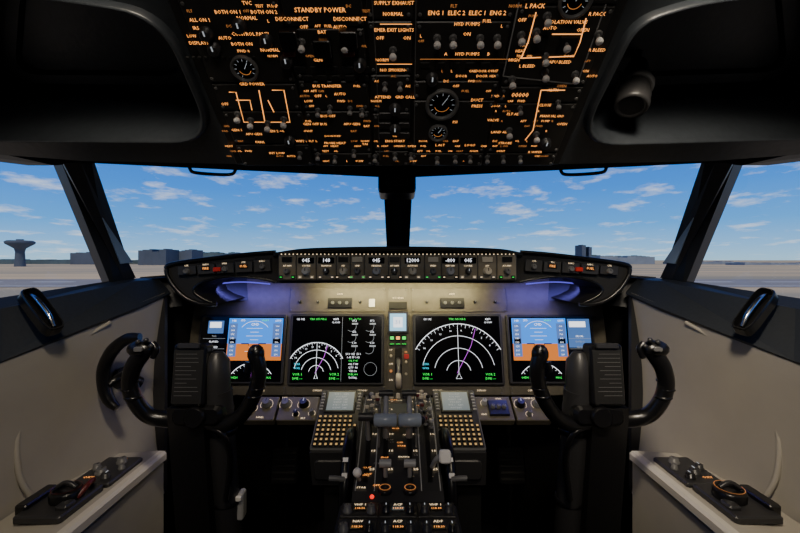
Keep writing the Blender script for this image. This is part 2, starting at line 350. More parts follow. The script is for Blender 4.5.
# ---------------- overhead panel
mb=MB()
rbox(mb,OV,0,.398,.64,.79,-.03,.004,OVP,.004,.003)
Z=.004
OVZ=OV@Matrix.Translation((0,0,Z))
cols=[(-.305,-.165),(-.163,-.048),(-.046,.022),(.024,.165),(.167,.305)]
rowsy={0:[(.004,.055),(.057,.125),(.127,.175),(.177,.30),(.302,.45),(.452,.6),(.602,.78)],
 1:[(.004,.035),(.037,.125),(.127,.18),(.182,.26),(.262,.40),(.402,.6),(.602,.78)],
 2:[(.004,.04),(.042,.12),(.122,.19),(.192,.27),(.272,.42),(.422,.6),(.602,.78)],
 3:[(.004,.035),(.037,.145),(.147,.18),(.182,.27),(.272,.42),(.422,.6),(.602,.78)],
 4:[(.004,.035),(.037,.14),(.142,.17),(.172,.29),(.292,.42),(.422,.6),(.602,.78)]}
for ci,(a,b) in enumerate(cols):
    for (c,d) in rowsy[ci]:
        rbox(mb,OVZ,(a+b)/2,(c+d)/2,b-a-.003,d-c-.001,0,.004,OVP2,.002,.0015)
        for sx in(a+.007,b-.007):
            for sy in(c+.007,d-.007): lathe(mb,OVZ,sx,sy,[(.0028,.004),(.0028,.005),(.002,.0055)],MIDG,8)
OL=OV@Matrix.Translation((0,0,Z+.004))
OCC=[]
def hits(u,v,w,h): return any(abs(u-a)<(w+c)/2 and abs(v-b)<(h+d)/2 for a,b,c,d in OCC)
def T(px,py,s,size=.0085,mt=AMB,rot=0,force=True):
    u,v=uv(OL,px,py); w=len(s)*size*.62; h=size*.95
    if not force and hits(u,v,w,h): return False
    OCC.append((u,v,w,h)); text(mb,OL,s,u,v,size,mt,.0006,rot); return True
def Tg(px,py,s=.95,mt=WHITE,up=-1):
    u,v=uv(OL,px,py+4); toggle(mb,OL,u,v,s,mt,up); OCC.append((u,v-.004,.016,.018))
def Kn(px,py,r=.009,h=.012,mt=DARKG):
    u,v=uv(OL,px,py); knob(mb,OL,u,v,r,h,mt); OCC.append((u,v,.022,.022))
def Ln(P,w=.0016,mt=AMB): ribbon(mb,OL,[uv(OL,*p) for p in P],w,mt,.0006)
def Bx(x0,y0,x1,y1,mt,d=.006,r=.002):
    cx,cy,w,h=rect(OL,x0,y0,x1,y1); rbox(mb,OL,cx,cy,w,h,0,d,mt,r,.0012); OCC.append((cx,cy,w,h))
def Gauge(px,py,rpx,marks=AMBD):
    u,v=uv(OL,px,py); u2,_=uv(OL,px+rpx,py); r=u2-u; OCC.append((u,v,r*2.2,r*2.2))
    lathe(mb,OL,u,v,[(r*1.12,0),(r*1.12,.006),(r*1.0,.008),(r*.9,.005),(r*.88,.002)],MIDG,32)
    lathe(mb,OL,u,v,[(r*.87,.0022),(r*.86,.0024)],SCR,32)
    for a in range(0,300,30):
        t=math.radians(240-a); ribbon(mb,OL,[(u+r*.65*math.cos(t),v+r*.65*math.sin(t)),(u+r*.82*math.cos(t),v+r*.82*math.sin(t))],.0006,EWD,.003)
    ribbon(mb,OL,arc(u,v,r*.5,200,340,12),.0008,marks,.003)
    ribbon(mb,OL,[(u,v),(u+r*.6*math.cos(1),v+r*.6*math.sin(1))],.0008,EWD,.0034)
for p in [(437,34),(453,34),(480,34),(497,34),(521,31),(545,52),(566,38),(598,30),(536,28),(238,110),(251,116),(268,119),(284,115),(302,38),(345,38),(393,46),(512,75),(545,68),(575,70),(509,126),(536,130),(547,12)]: Tg(*p)
for p in [(385,80),(400,80),(520,104),(558,98),(300,149),(318,150),(335,153),(354,147),(375,152),(395,150),(411,150),(437,154),(455,153),(470,153),(487,153),(503,153),(520,153),(330,103),(318,106),(350,104),(362,106)]: Tg(*p,s=.75,mt=LIGHTG)
for p in [(207,33),(240,25),(267,40),(215,48),(432,78),(395,108),(395,128),(287,60),(360,64),(290,140),(545,142)]: Kn(*p)
for p in [(385,115),(404,115),(385,125),(404,125),(385,135),(404,135)]: Bx(p[0]-6,p[1]-3,p[0]+6,p[1]+3,DARKG,.003)
for x in (536,566): Bx(x-8,36,x+10,54,MBLACK,.004)
for x,y in [(290,36),(349,36),(323,45)]: Bx(x-9,y-9,x+9,y+9,BLACK,.016,.003)
for x in range(300,366,16): Bx(x-6,66,x+6,73,MBLACK,.002)
for x in range(425,512,15): Bx(x-5,62,x+5,68,MBLACK,.002)
for x in range(308,366,14): Bx(x-5,75,x+5,81,MBLACK,.002)
for i in range(12): Bx(186+i*6,56,190+i*6,60,MBLACK,.002)
for x in (290,349): Bx(x-6,48,x+6,54,DRED,.01)
Gauge(245,68,12);Gauge(442,104,15);Gauge(438,132,8.5);Gauge(575,0,15)
L=[(247,3,'TVC'),(228,12,'BOTH ON 1'),(264,12,'BOTH ON 2'),(247,18,'NORMAL'),(200,20,'ALL ON 1'),(225,38,'AUTO'),(196,28,'IRS'),(199,43,'DISPLAYS'),(251,34,'CONTROL PANEL'),(242,44,'BOTH ON'),(270,50,'NORMAL'),
 (320,10,'STANDBY POWER',.010),(292,19,'DISCONNECT',.0085),(350,19,'DISCONNECT',.0085),(322,32,'BAT'),(304,27,'OFF'),(340,27,'AUTO'),(318,60,'GEN'),
 (394,3,'SUPPLY EXHAUST'),(393,14,'NORMAL'),(394,30,'EMER EXIT LIGHTS'),(380,38,'OFF'),(407,38,'ON'),(382,60,'NORM'),(394,70,'NO SMOKING'),(383,97,'ATTEND'),(405,97,'GRD CALL'),
 (467,13,'ENG 1  ELEC 2  ELEC 1  ENG 2',.0095),(467,24,'HYD PUMPS'),(467,34,'ON'),(467,54,'A      HYD PUMPS      B'),
 (535,6,'L PACK',.0095),(567,22,'ISOLATION VALVE'),(597,14,'R PACK'),(522,20,'OFF'),(550,28,'AUTO'),(583,30,'OPEN'),(527,45,'AUTO'),(514,60,'HIGH'),(527,66,'L BLEED'),(560,62,'APU BLEED'),(597,50,'R BLEED'),
 (252,84,'GRD POWER'),(237,130,'GEN 1'),(254,134,'APU GEN'),(273,131,'GEN 2'),(225,104,'OFF'),
 (327,86,'BUS TRANSFER'),(340,94,'AUTO'),(318,96,'OFF'),(328,116,'BUS OFF'),(315,124,'GEN OFF BUS'),(352,124,'APU GEN'),
 (477,100,'DUCT',.0085),(477,106,'PRESS',.0085),(455,122,'PSI'),
 (520,95,'00000',.013),(553,90,'ALTN'),(514,114,'FLT ALT'),(500,132,'LAND ALT'),(548,116,'MANUAL'),(545,105,'CLOSE'),(562,124,'OPEN'),(493,120,'VALVE'),
 (300,141,'L WIPER'),(335,143,'PROBE HEAT'),(395,141,'ENG START'),(365,144,'TAI'),(440,145,'L ALT'),(470,145,'LOGO'),(505,143,'STROBE'),
 (260,142,'PARK'),(277,153,'INT LOW'),(535,152,'R WIPER')]
for l in L: T(l[0],l[1],l[2],l[3]*.88 if len(l)>3 else .0070)
Ln([(229,92),(236,92),(244,122),(290,122),(284,90),(272,90)]);Ln([(236,100),(250,100),(252,110)]);Ln([(268,100),(274,112)]);Ln([(259,90),(265,122)])
Ln([(536,12),(528,42),(521,58)]);Ln([(586,18),(580,42),(574,56),(520,58)]);Ln([(552,34),(582,34)]);Ln([(541,90),(533,130),(525,140)]);Ln([(541,90),(565,90)])
Ln([(377,64),(412,64)],.001);Ln([(420,59),(515,59)],.0008,AMBD);Ln([(380,24),(412,24)],.001)
words=['OFF','ON','AUTO','LOW','PUMP','FUEL','HEAT','AFT','FWD','OIL','TEST','NORM','L','R','OVHT','DOOR','AC','DC','FLT','GRD','OPEN','BAT','CAB']
for (x0,y0,x1,y1,nn) in [(303,62,368,140,60),(376,76,414,160,40),(423,62,500,92,34),(225,125,300,158,40),(300,138,545,160,110),(495,85,565,140,34),(188,2,285,56,36),(420,2,512,56,18),(512,2,600,78,24),(300,4,368,56,16)]:
    for _ in range(nn):
        yy=round(random.uniform(y0,y1)/5)*5+1
        T(random.uniform(x0,x1),yy,random.choice(words),random.choice([.0052,.0060]),random.choice([AMB,AMBD,AMB]),force=False)
for P in ([(519,2),(503,76)],[(503,76),(577,84)],[(577,84),(606,4)]): Ln(P,.0020,LIGHTG)
for P in ([(372,0),(376,60),(380,160)],[(416,0),(414,160)]): Ln(P,.0014,MIDG)
mb.obj('overhead_switch_panel')

mb=MB()
A=pt(636,76,.72); B=pt(629,121,.68)
ax=(B-A).normalized(); M=Matrix.Translation(A)@ax.to_track_quat('Z','Y').to_matrix().to_4x4()
lathe(mb,M,0,0,[(.016,-.03),(.022,-.005),(.025,.01),(.026,.040),(.028,.045),(.028,.072),(.025,.078),(.020,.074)],DARKG,24)
tube(mb,[A,A+Vector((.02,.03,.05)),A+Vector((.05,.05,.12))],.009,DARKG,10,True)
lathe(mb,M,0,0,[(.028,.018),(.031,.020),(.031,.028),(.028,.030)],MIDG,24)
mb.obj('map_light')

# ---------------- main instrument panel
MT=pt(398,288,1.36); MBo=pt(398,396,1.28); MP=frame(MBo,(1,0,0),MT-MBo)
mb=MB()
cx,cy,w,h=rect(MP,190,272,606,396); rbox(mb,MP,cx,cy,w,h,-.06,0,PANEL,.01,.004)
for (x0,y0,x1,y1) in [(290,288,386,312),(388,288,408,311),(411,288,506,312),(387,313,410,392),(292,386,385,395),(412,386,503,395),(196,386,286,395),(510,386,598,395)]:
    cx,cy,w,h=rect(MP,x0,y0,x1,y1); rbox(mb,MP,cx,cy,w,h,0,.003,PANEL,.003,.001)
    for sx in(-1,1):
        for sy in(-1,1): lathe(mb,MP,cx+sx*(w/2-.006),cy+sy*(h/2-.006),[(.003,.003),(.003,.004),(.002,.0045)],MIDG,8)
MQ=MP@Matrix.Translation((0,0,.003))
def PB(x0,y0,x1,y1,mt,d=.008): 
    cx,cy,w,h=rect(MQ,x0,y0,x1,y1); rbox(mb,MQ,cx,cy,w,h,0,d,mt,.002,.001)
def PT(px,py,s,size=.008,mt=EDOT):
    u,v=uv(MQ,px,py); text(mb,MQ,s,u,v,size,mt,.0006)
for c in (340,452):
    PB(c-12,298,c+12,308,BLACK,.006)
    for d in(-7,0,7):
        u,v=uv(MQ,c+d,303); knob(mb,MQ,u,v,.006,.012,MIDG)
    PT(c,294,'LIGHTS',.006)
for px in (300,318,360,427,475,495):
    u,v=uv(MQ,px,302); knob(mb,MQ,u,v,.0045,.008,BLACK)
PB(369,299,375,307,WHITE,.004); PB(389,302,407,309,MBLACK,.005)
PT(398,298,'AUTOBRAKE',.0065); PT(398,305.5,'MAX',.007,AMB)
PB(388,312,408,333,BLACK,.012); cx,cy,w,h=rect(MQ,390,314,406,331); quad(mb,MQ,cx-w/2,cy-h/2,cx+w/2,cy+h/2,.0125,ECYAN)
quad(mb,MQ,cx-w*.28,cy-h*.3,cx+w*.28,cy+h*.3,.0128,EWH); text(mb,MQ,'31',cx,cy,.020,EPAGE,.0131)
for i,c in enumerate((392,398,404)): 
    PB(c-2.6,335,c+2.6,341,MBLACK,.004); u,v=uv(MQ,c,338); quad(mb,MQ,u-.006,v-.005,u+.006,v+.005,.0042,EGRN if i!=1 else AMB)
    PB(c-2.6,342,c+2.6,346,MBLACK,.004); u,v=uv(MQ,c,344); text(mb,MQ,'GEAR',u,v,.006,EGRN,.0044)
PT(391,350,'UP',.008);PT(391,364,'OFF',.008);PT(391,380,'DN',.008)
PB(395,348,402,388,MBLACK,.003); PT(406,352,'340',.006,AMB)
u,v=uv(MQ,398.5,360); a=MQ@Vector((u,v,0)); 
tube(mb,[a,a+Vector((0,-.03,.0)),a+Vector((0,-.07,-.03))],.006,MIDG,8,True)
b=a+Vector((0,-.075,-.045)); Mw=Matrix.Translation(b+Vector((-.009,0,0)))@Matrix.Rotation(math.pi/2,4,'Y')
lathe(mb,Mw,0,0,[(.012,0),(.021,.001),(.023,.005),(.023,.013),(.021,.017),(.012,.018)],CREAM,20)
tube(mb,[a,a+Vector((0,-.03,-.01))],.010,DARKG,10)
for x,y in [(391,356),(391,371),(406,362),(406,374)]:
    u,v=uv(MQ,x,y); knob(mb,MQ,u,v,.004,.007,AMBD if x<400 and y>360 else CREAM,ptr=False)
PB(404,354,409,359,RED,.004)
for x0,x1 in ((200,230),(240,280),(300,335),(345,380),(420,455),(465,498),(515,550),(560,592)):
    PT((x0+x1)/2,390.5,random.choice(['MAINT','DISPLAYS','BRIGHTNESS','FLAPS','STANDBY']),.007)
mb.obj('flight_instrument_panel')

def screen(x0,y0,x1,y1):
    mb=MB(); cx,cy,w,h=rect(MQ,x0,y0,x1,y1)
    rbox(mb,MQ,cx,cy,w,h,0,.014,DARKG,.006,.003)
    ins=.008; w-=2*ins;h-=2*ins
    quad(mb,MQ,cx-w/2,cy-h/2,cx+w/2,cy+h/2,.0142,SCR)
    M=MQ@Matrix.Translation((cx-w/2,cy-h/2,.0145))
    return mb,M,w,h
def pfd(x0,y0,x1,y1,flip):
    mb,M,w,h=screen(x0,y0,x1,y1)
    ax=lambda t:(t if not flip else t-.30)*w
    a,b=ax(.33),ax(.99)
    quad(mb,M,a,.58*h,b,.98*h,.0001,ESKY); quad(mb,M,a,.32*h,b,.58*h,.0001,EGND)
    quad(mb,M,a+.01*w,.38*h,a+.11*w,.90*h,.0003,ETAPE); quad(mb,M,b-.12*w,.38*h,b-.01*w,.90*h,.0003,ETAPE)
    quad(mb,M,a+.02*w,.58*h,a+.10*w,.66*h,.0004,SCR);quad(mb,M,b-.11*w,.58*h,b-.02*w,.66*h,.0004,SCR)
    c=(a+b)/2-.01*w
    for k_,l in((.64,.05),(.70,.1),(.76,.05),(.82,.1),(.52,.05),(.46,.1),(.40,.05)): ribbon(mb,M,[(c-l*w,k_*h),(c+l*w,k_*h)],.0009,EWH,.0005)
    ribbon(mb,M,[(c-.15*w,.58*h),(c-.06*w,.58*h),(c-.06*w,.55*h)],.003,SCR,.0006);ribbon(mb,M,[(c+.15*w,.58*h),(c+.06*w,.58*h),(c+.06*w,.55*h)],.003,SCR,.0006)
    ribbon(mb,M,arc(c,.66*h,.22*h*1.25,40,140),.001,EWH,.0005)
    for k_ in range(8):
        y=(.41+.063*k_)*h
        text(mb,M,str(100+k_*10),a+.055*w,y,.0085,EWH,.0005); text(mb,M,str(200+k_*100),b-.065*w,y,.0075,EWH,.0005)
    for sx,tx in((a+.06*w,'148'),(b-.06*w,'6000')): text(mb,M,tx,sx,.94*h,.010,EWH,.0005)
    text(mb,M,'SPD',c-.15*w,.945*h,.009,EWH,.0005);text(mb,M,'VNAV',c+.12*w,.945*h,.009,EGRN,.0005)
    text(mb,M,'CMD',c,.88*h,.012,EWH,.0005)
    ribbon(mb,M,arc(c,-.10*h,.38*h,35,145),.0018,EWH,.0004)
    for k_ in range(40,145,10):
        t=math.radians(k_); ribbon(mb,M,[(c+.34*h*math.cos(t),-.10*h+.34*h*math.sin(t)),(c+.38*h*math.cos(t),-.10*h+.38*h*math.sin(t))],.0009,EWH,.0004)
    ribbon(mb,M,[(c,.03*h),(c,.27*h)],.0012,EMAG,.0004)
    text(mb,M,'045H',c-.2*w,.06*h,.010,EGRN,.0004);text(mb,M,'MAG',c+.2*w,.06*h,.009,EGRN,.0004)
    o=(.03 if not flip else .71)*w; ww=.27*w
    if not flip:
        quad(mb,M,o+.05*w,.74*h,o+ww-.03*w,.94*h,.0003,EPAGE); quad(mb,M,o+.07*w,.83*h,o+ww-.06*w,.92*h,.0004,EWH)
        quad(mb,M,o,.04*h,o+ww-.02*w,.40*h,.0002,ETAPE)
    else:
        quad(mb,M,o,.52*h,o+ww,.97*h,.0001,EPAGE); quad(mb,M,o+.02*w,.84*h,o+ww-.05*w,.93*h,.0003,EWH)
        quad(mb,M,o,.04*h,o+ww,.50*h,.0002,SCR)
    for k_ in range(8):
        text(mb,M,random.choice(['FLT 204','UTC 1132','DATE 12','ACARS','TAIL','ELAPSED','SELCAL']),o+ww/2,(.10+.085*k_)*h,.0078,random.choice([EWH,EWD,EWH]),.0005)
    for k_ in (.33,.50,.66): ribbon(mb,M,[(o,k_*h),(o+ww,k_*h)],.0008,EWD,.0004)
    mb.obj('primary_flight_display')
pfd(199,315,286,384,False); pfd(507,315,594,384,True)
def nd(mb,M,a,b,h):
    c=(a+b)/2; W=b-a; y0=.14*h; R=min(.62*W,.74*h)
    for k_,fr in enumerate((.25,.5,.75)):
        ribbon(mb,M,arc(c,y0,R*fr,12,168,30),.0012,EWH,.0004)
    ribbon(mb,M,arc(c,y0,R,28,152,40),.0020,EWH,.0004)
    for k_ in range(30,151,5):
        t=math.radians(k_); l=.05 if k_%10 else .08
        ribbon(mb,M,[(c+R*(1-l)*math.cos(t),y0+R*(1-l)*math.sin(t)),(c+R*math.cos(t),y0+R*math.sin(t))],.0009,EWH,.0004)
        if k_%15==10: text(mb,M,str(k_//10),c+R*.86*math.cos(t),y0+R*.86*math.sin(t),.008,EWH,.0004)
    ribbon(mb,M,[(c,y0),(c,y0+R*.92)],.0011,EWH,.0005)
    ribbon(mb,M,[(c-.02*W,y0),(c+.16*W,y0+R*.55),(c+.22*W,y0+R*.9)],.0013,EMAG,.0005)
    ribbon(mb,M,[(c-.035*W,.06*h),(c+.035*W,.06*h),(c,y0)],.0016,EWH,.0005,True)
    text(mb,M,'GS 142',a+.13*W,.95*h,.009,EWH,.0004);text(mb,M,'TRK 045 MAG',c,.95*h,.009,EGRN,.0004);text(mb,M,'KBFI',b-.12*W,.95*h,.009,EWH,.0004)
    text(mb,M,'12.4 NM',b-.12*W,.90*h,.0075,EWH,.0004);text(mb,M,'VOR 1',a+.12*W,.12*h,.011,EGRN,.0004);text(mb,M,'VOR 2',b-.12*W,.12*h,.011,EGRN,.0004)
    text(mb,M,'DME ---',a+.12*W,.06*h,.010,EGRN,.0004);text(mb,M,'TERR',a+.1*W,.27*h,.009,ECYN,.0004);text(mb,M,'WXR',a+.1*W,.21*h,.009,ECYN,.0004)
    text(mb,M,'DME ---',b-.12*W,.06*h,.010,EGRN,.0004)
mb,M,w,h=screen(290,314,384,385); nd(mb,M,.02*w,.55*w,h)
ribbon(mb,M,[(.56*w,.02*h),(.56*w,.98*h)],.0008,EWD,.0004)
for r_ in range(3):
    for c_ in range(2):
        x=(.66+.20*c_)*w;y=(.84-.17*r_)*h
        ribbon(mb,M,arc(x,y,.055*w,-130,30,16),.0010,EWD,.0004); quad(mb,M,x+.002,y+.006,x+.075*w,y+.011,.0003,EWD)
        text(mb,M,['87.2','652','3.10'][r_],x+.035*w,y+.018,.0085,EWH,.0006)
for i,y in enumerate((.42,.37,.32,.27,.22,.17,.12,.07)):
    text(mb,M,['20.1  N2  20.1','1.45 FF 1.45','OIL P 45','OIL T 88','QTY  86','VIB 0.6','FUEL 8.4','TOTAL'][i],.69*w,y*h,.0085,EGRN if i in(2,6) else EWH,.0004)
ribbon(mb,M,arc(.88*w,.2*h,.07*w,0,360,24),.0008,EWD,.0004)
text(mb,M,'TO  D-TO',.70*w,.95*h,.009,EGRN,.0004)
mb.obj('navigation_display')
mb,M,w,h=screen(413,314,502,385); nd(mb,M,.02*w,.98*w,h); mb.obj('navigation_display')

# lower switch strip
mb=MB()
LT=pt(398,397,1.27);LB=pt(398,421,1.20);LP=frame(LB,(1,0,0),LT-LB)
for (x0,x1) in ((246,277),(279,318),(476,512),(514,548)):
    cx,cy,w,h=rect(LP,x0,397,x1,421); rbox(mb,LP,cx,cy,w,h,-.02,.003,PANEL,.004,.002)
    for sx in(-1,1):
        for sy in(-1,1): lathe(mb,LP,cx+sx*(w/2-.006),cy+sy*(h/2-.006),[(.003,.003),(.003,.004)],MIDG,8)
cx,cy,w,h=rect(LP,320,397,474,421); rbox(mb,LP,cx,cy,w,h,-.02,.0,PANEL,.004,.002)
for x,y,r_ in [(253,409,.010),(267,405,.013),(286,405,.013),(304,405,.013),(296,415,.007),(312,414,.007),(484,404,.008),(520,405,.013),(537,405,.013),(529,415,.007)]:
    u,v=uv(LP,x,y)
    knob(mb,LP,u,v,r_,.018,random.choice([MIDG,BLACK,LIGHTG]),.003)
    ribbon(mb,LP,arc(u,v,r_*1.45,-40,220,14),.0008,EDOT,.0036)
cx,cy,w,h=rect(LP,488,402,508,417); rbox(mb,LP,cx,cy,w,h,.003,.012,BLACK,.003,.002)
for q_ in range(3): knob(mb,LP,cx-w*.28+q_*w*.28,cy,.006,.01,MIDG,.012)
for x,y,s in [(260,418,'PANEL'),(285,398.5,'MFD'),(303,419,'BRT'),(528,399,'LOWER DU'),(498,399.5,'WXR'),(484,415,'GND')]:
    u,v=uv(LP,x,y); text(mb,LP,s,u,v,.008,EDOT,.0036)
mb.obj('lower_dimmer_panel')

# ---------------- glareshield + mode control panel
mb=MB()
hood=[(272,256),(290,251),(340,249),(398,248),(456,249),(506,251),(524,256),(524,283),(272,283)]
A=[pt(x,y,1.16) for x,y in hood]; Bk=[p+Vector((0,.20,-.002)) for p in A]
loops(mb,[A,Bk],MBLACK,cap0=True,cap1=True)
tube(mb,[pt(274,255,1.15),pt(300,251,1.14),pt(340,249.3,1.135),pt(398,248.6,1.13),pt(456,249.3,1.135),pt(500,251,1.14),pt(522,255,1.15)],.0065,MBLACK,8,True)
for wing in (0,1):
    f=ID if wing==0 else mx
    P=[(166,268),(172,264),(215,258),(250,254),(276,252),(276,282),(262,279),(240,276.5),(220,277.5),(203,282),(194,289),(197,295),(206,300),(217,304),(203,304),(188,299),(176,289),(168,277)]
    Yf=lambda x:1.12+.04*((x-166)/110)
    A=[f(pt(x,y,Yf(x))) for x,y in P]; Bk=[f(pt(x,y,Yf(x))+Vector((0,.24,0))) for x,y in P]
    tri=tessellate_polygon([A]); mb.add(A,[list(t) for t in tri],MBLACK)
    loops(mb,[A,Bk],MBLACK,cap1=False)
    tube(mb,[f(pt(x,y,Yf(x)-.004)) for x,y in [(166,269),(172,264),(215,258),(250,254),(276,252)]],.006,BLACK,8,True)
    tube(mb,[f(pt(x,y,Yf(x)-.004)) for x,y in [(166,269),(168,277),(176,289),(188,299),(203,304),(217,304)]],.006,BLACK,8,True)
    tube(mb,[f(pt(x,y,Yf(x)-.002)) for x,y in [(276,282),(262,279),(240,276.5),(220,277.5),(203,282),(194,289),(197,295),(208,301),(217,304)]],.004,BLACK,8,True)
    tube(mb,[f(pt(x,y,1.30)) for x,y in [(206,286),(225,283),(245,282),(270,284)]],.002,EPURP,6,True)
mb.obj('glareshield')
mb=MB()
MC=frame(pt(398,281,1.135),(1,0,0),Vector((0,.012,1)))
cx,cy,w,h=rect(MC,278,254,517,281); rbox(mb,MC,cx,cy,w,h,-.02,.0,DARKG,.006,.003)
mW=w;mC=cx
segs=[(279,296),(297,316),(317,336),(337,350),(351,364),(365,388),(389,400),(401,424),(425,441),(442,458),(459,477),(478,496),(497,516)]
MD=MC
wins={1:'COURSE|045',2:'IAS/MACH|148',5:'HEADING|045',7:'ALTITUDE|12000',9:'VERT SPD|-800',10:'COURSE|045'}
for i,(a,b) in enumerate(segs):
    cx,cy,w,h=rect(MD,a,255.5,b,279.5); rbox(mb,MD,cx,cy,w,h,0,.003,MCPM,.002,.001)
    if i in wins:
        lab,num=wins[i].split('|')
        c2x,c2y,w2,h2=rect(MD,(a+b)/2-8,257.5,(a+b)/2+8,263.5); rbox(mb,MD,c2x,c2y,w2,h2,.003,.005,SCR,.001,.0005)
        text(mb,MD,num,c2x,c2y,.015,EWH,.0056)
    else: 
        lab=['A/T ARM','N1','SPEED','F/D','CMD','APP'][i%6]
        c2x,c2y,w2,h2=rect(MD,(a+b)/2-5,257,(a+b)/2+5,262); rbox(mb,MD,c2x,c2y,w2,h2,.003,.008,CREAM if i%3 else BLACK,.001,.0005)
    text(mb,MD,lab,cx,uv(MD,0,265.8)[1],.0062,EDOT,.0036)
    u,v=uv(MD,(a+b)/2,271); knob(mb,MD,u,v,.0105 if i%2 else .008,.018,[MIDG,LIGHTG,DARKG,CREAM][i%4],.003)
    for d in(-6,6):
        u,v=uv(MD,(a+b)/2+d,277); rbox(mb,MD,u,v,.011,.009,.003,.007,[BLACK,CREAM,MIDG][(i+d)%3],.001,.0008); quad(mb,MD,u-.003,v-.001,u+.003,v+.0008,.0072,EGRN if i%4==0 else EDOT)
for k_ in range(60):
    u=mC-mW/2+.01+(mW-.02)*k_/59; lathe(mb,MD,u,uv(MD,0,254.2)[1],[(.0017,0),(.0014,.003)],EDOT,6)
mb.obj('autopilot_mode_control_panel')
for wing in(0,1):
    mb=MB(); f=ID if wing==0 else mx
    Yf=lambda x:1.108+.04*((x-166)/110)
    o=pt(178,276,Yf(178));p2=pt(272,270,Yf(272))
    if wing==0: M=frame(o,p2-o,(0,0,1))
    else: M=frame(mx(p2),mx(o)-mx(p2),(0,0,1))
    Lw=(p2-o).length
    for i in range(5):
        u=(i+.5)*Lw/5; q=[.030,.034,.036,.038,.042]
        hh=q[i] if wing==0 else q[4-i]
        rbox(mb,M,u,.014,Lw/5-.004,hh*.8,-.004,.004,DARKG,.002,.001)
        if i%2==0: knob(mb,M,u,.012,.007,.012,MIDG,.004)
        else: rbox(mb,M,u,.016,.024,.012,.004,.007,BLACK,.001,.0006); text(mb,M,'FIRE' if i==1 else 'FUEL',u,.016,.009,AMB,.0075)
        text(mb,M,random.choice(['BARO','MINS','CTR','TFC']),u,.027,.006,EDOT,.0046)
    rbox(mb,M,Lw*(.42 if wing==0 else .58),.012,.02,.012,.004,.012,RED,.002,.001)
    mb.obj('display_select_panel')

# ---------------- control yokes
def yoke():
    mb=MB(); Y=.90
    q=lambda x,y,dy=0:pt(x,y,Y+dy)
    tube(mb,[q(185,418,.02),q(165,419,.01),q(148,415,0),q(136,402,-.01),q(130,385,-.015),q(133,368,-.02),q(141,355,-.02),q(147,347,-.02)],[.021,.018,.017,.0165,.017,.0175,.018,.016],BLACK,14,True)
    tube(mb,[q(200,420,.02),q(222,424,.01),q(238,418,0),q(250,403,-.01),q(257,386,-.015),q(259,370,-.02),q(257,358,-.02),q(255,350,-.02)],[.021,.018,.017,.0165,.0165,.0165,.0165,.014],BLACK,14,True)
    ball(mb,q(141,349,-.02),.026,BLACK,14,(1.15,.8,.75)); ball(mb,q(256,354,-.02),.020,BLACK,14,(.95,.8,1.1))
    for dx,dy in((-5,-6),(3,-8),(8,-2)): ball(mb,q(143+dx,348+dy,-.035),.0055,DARKG,8)
    rbox(mb,frame(q(139,349,-.043),(1,0,0),(0,0,1)),0,0,.018,.01,0,.006,MIDG,.003,.001)
    tube(mb,[q(152,343,-.02),q(156,349,-.02),q(153,358,-.02)],[.007,.008,.006],BLACK,8,True)
    ball(mb,q(252,350,-.036),.005,DARKG,8); tube(mb,[q(248,362,-.035),q(245,372,-.04)],[.006,.004],BLACK,8)
    for pts_ in ([(131,381),(130,389),(133,397)],[(258,378),(257,388),(254,396)]):
        for x,y in pts_: ball(mb,q(x,y,-.014),.0185,BLACK,10,(1,1,.35))
    M=frame(q(198,415,.0),(1,0,0),(0,.05,1))
    rbox(mb,M,0,0,.115,.046,-.06,.012,BLACK,.018,.008)
    lathe(mb,M,.0,0,[(.024,.012),(.024,.018),(.020,.022)],BLACK,24)
    M=frame(q(188,376,-.01),(1,0,0),(0,.12,1))
    rbox(mb,M,0,.002,.074,.135,-.035,.0,BLACK,.008,.004); rbox(mb,M,0,-.002,.066,.118,0,.002,MBLACK,.003,.001)
    rbox(mb,M,0,.066,.05,.012,0,.008,DARKG,.003,.002)
    for k_ in range(11):
        ribbon(mb,M,[(-.028,.048-k_*.009),(-.028+random.uniform(.025,.055),.048-k_*.009)],.0010,MIDG,.0024)
    tube(mb,[q(217,352,.03),q(217,360,.03),q(217,380,.03),q(217,410,.03)],[.014,.028,.030,.031],DARKG,16)
    tube(mb,[Vector((-.416,.93,.95)),Vector((-.416,.95,.80)),Vector((-.410,1.02,.30)),Vector((-.405,1.05,0))],[.029,.030,.031,.034],DARKG,20)
    for z_ in (.84,.66): lathe(mb,Matrix.Translation((-.415,.947+(.84-z_)*.14,z_)),0,0,[(.031,0),(.034,.003),(.034,.014),(.031,.017)],BLACK,20)
    beam(mb,[Vector((-.515,.89,.92)),Vector((-.435,.89,.92)),Vector((-.435,.95,.92)),Vector((-.515,.95,.92))],[Vector((-.515,1.0,.0)),Vector((-.435,1.0,.0)),Vector((-.435,1.06,.0)),Vector((-.515,1.06,.0))],BLACK)
    tube(mb,[q(212,428,0),q(224,436,0),q(230,460,0.02),q(226,500,.03)],.006,BLACK,8,True)
    lathe(mb,Matrix.Identity(4),-.407,1.04,[(.09,0),(.085,.02),(.06,.08),(.045,.14),(.037,.15)],MBLACK,20)
    return mb
y=yoke(); y2=y.mirrored()
rbox(y,frame(Vector((-.381,.965,.655)),(1,0,0),(0,0,1)),0,0,.016,.066,-.02,.004,LIGHTG,.006,.003); rbox(y,frame(Vector((-.381,.958,.68)),(1,0,0),(0,0,1)),0,0,.014,.012,0,.006,WHITE,.003,.002)
y.obj('control_yoke'); y2.obj('control_yoke')
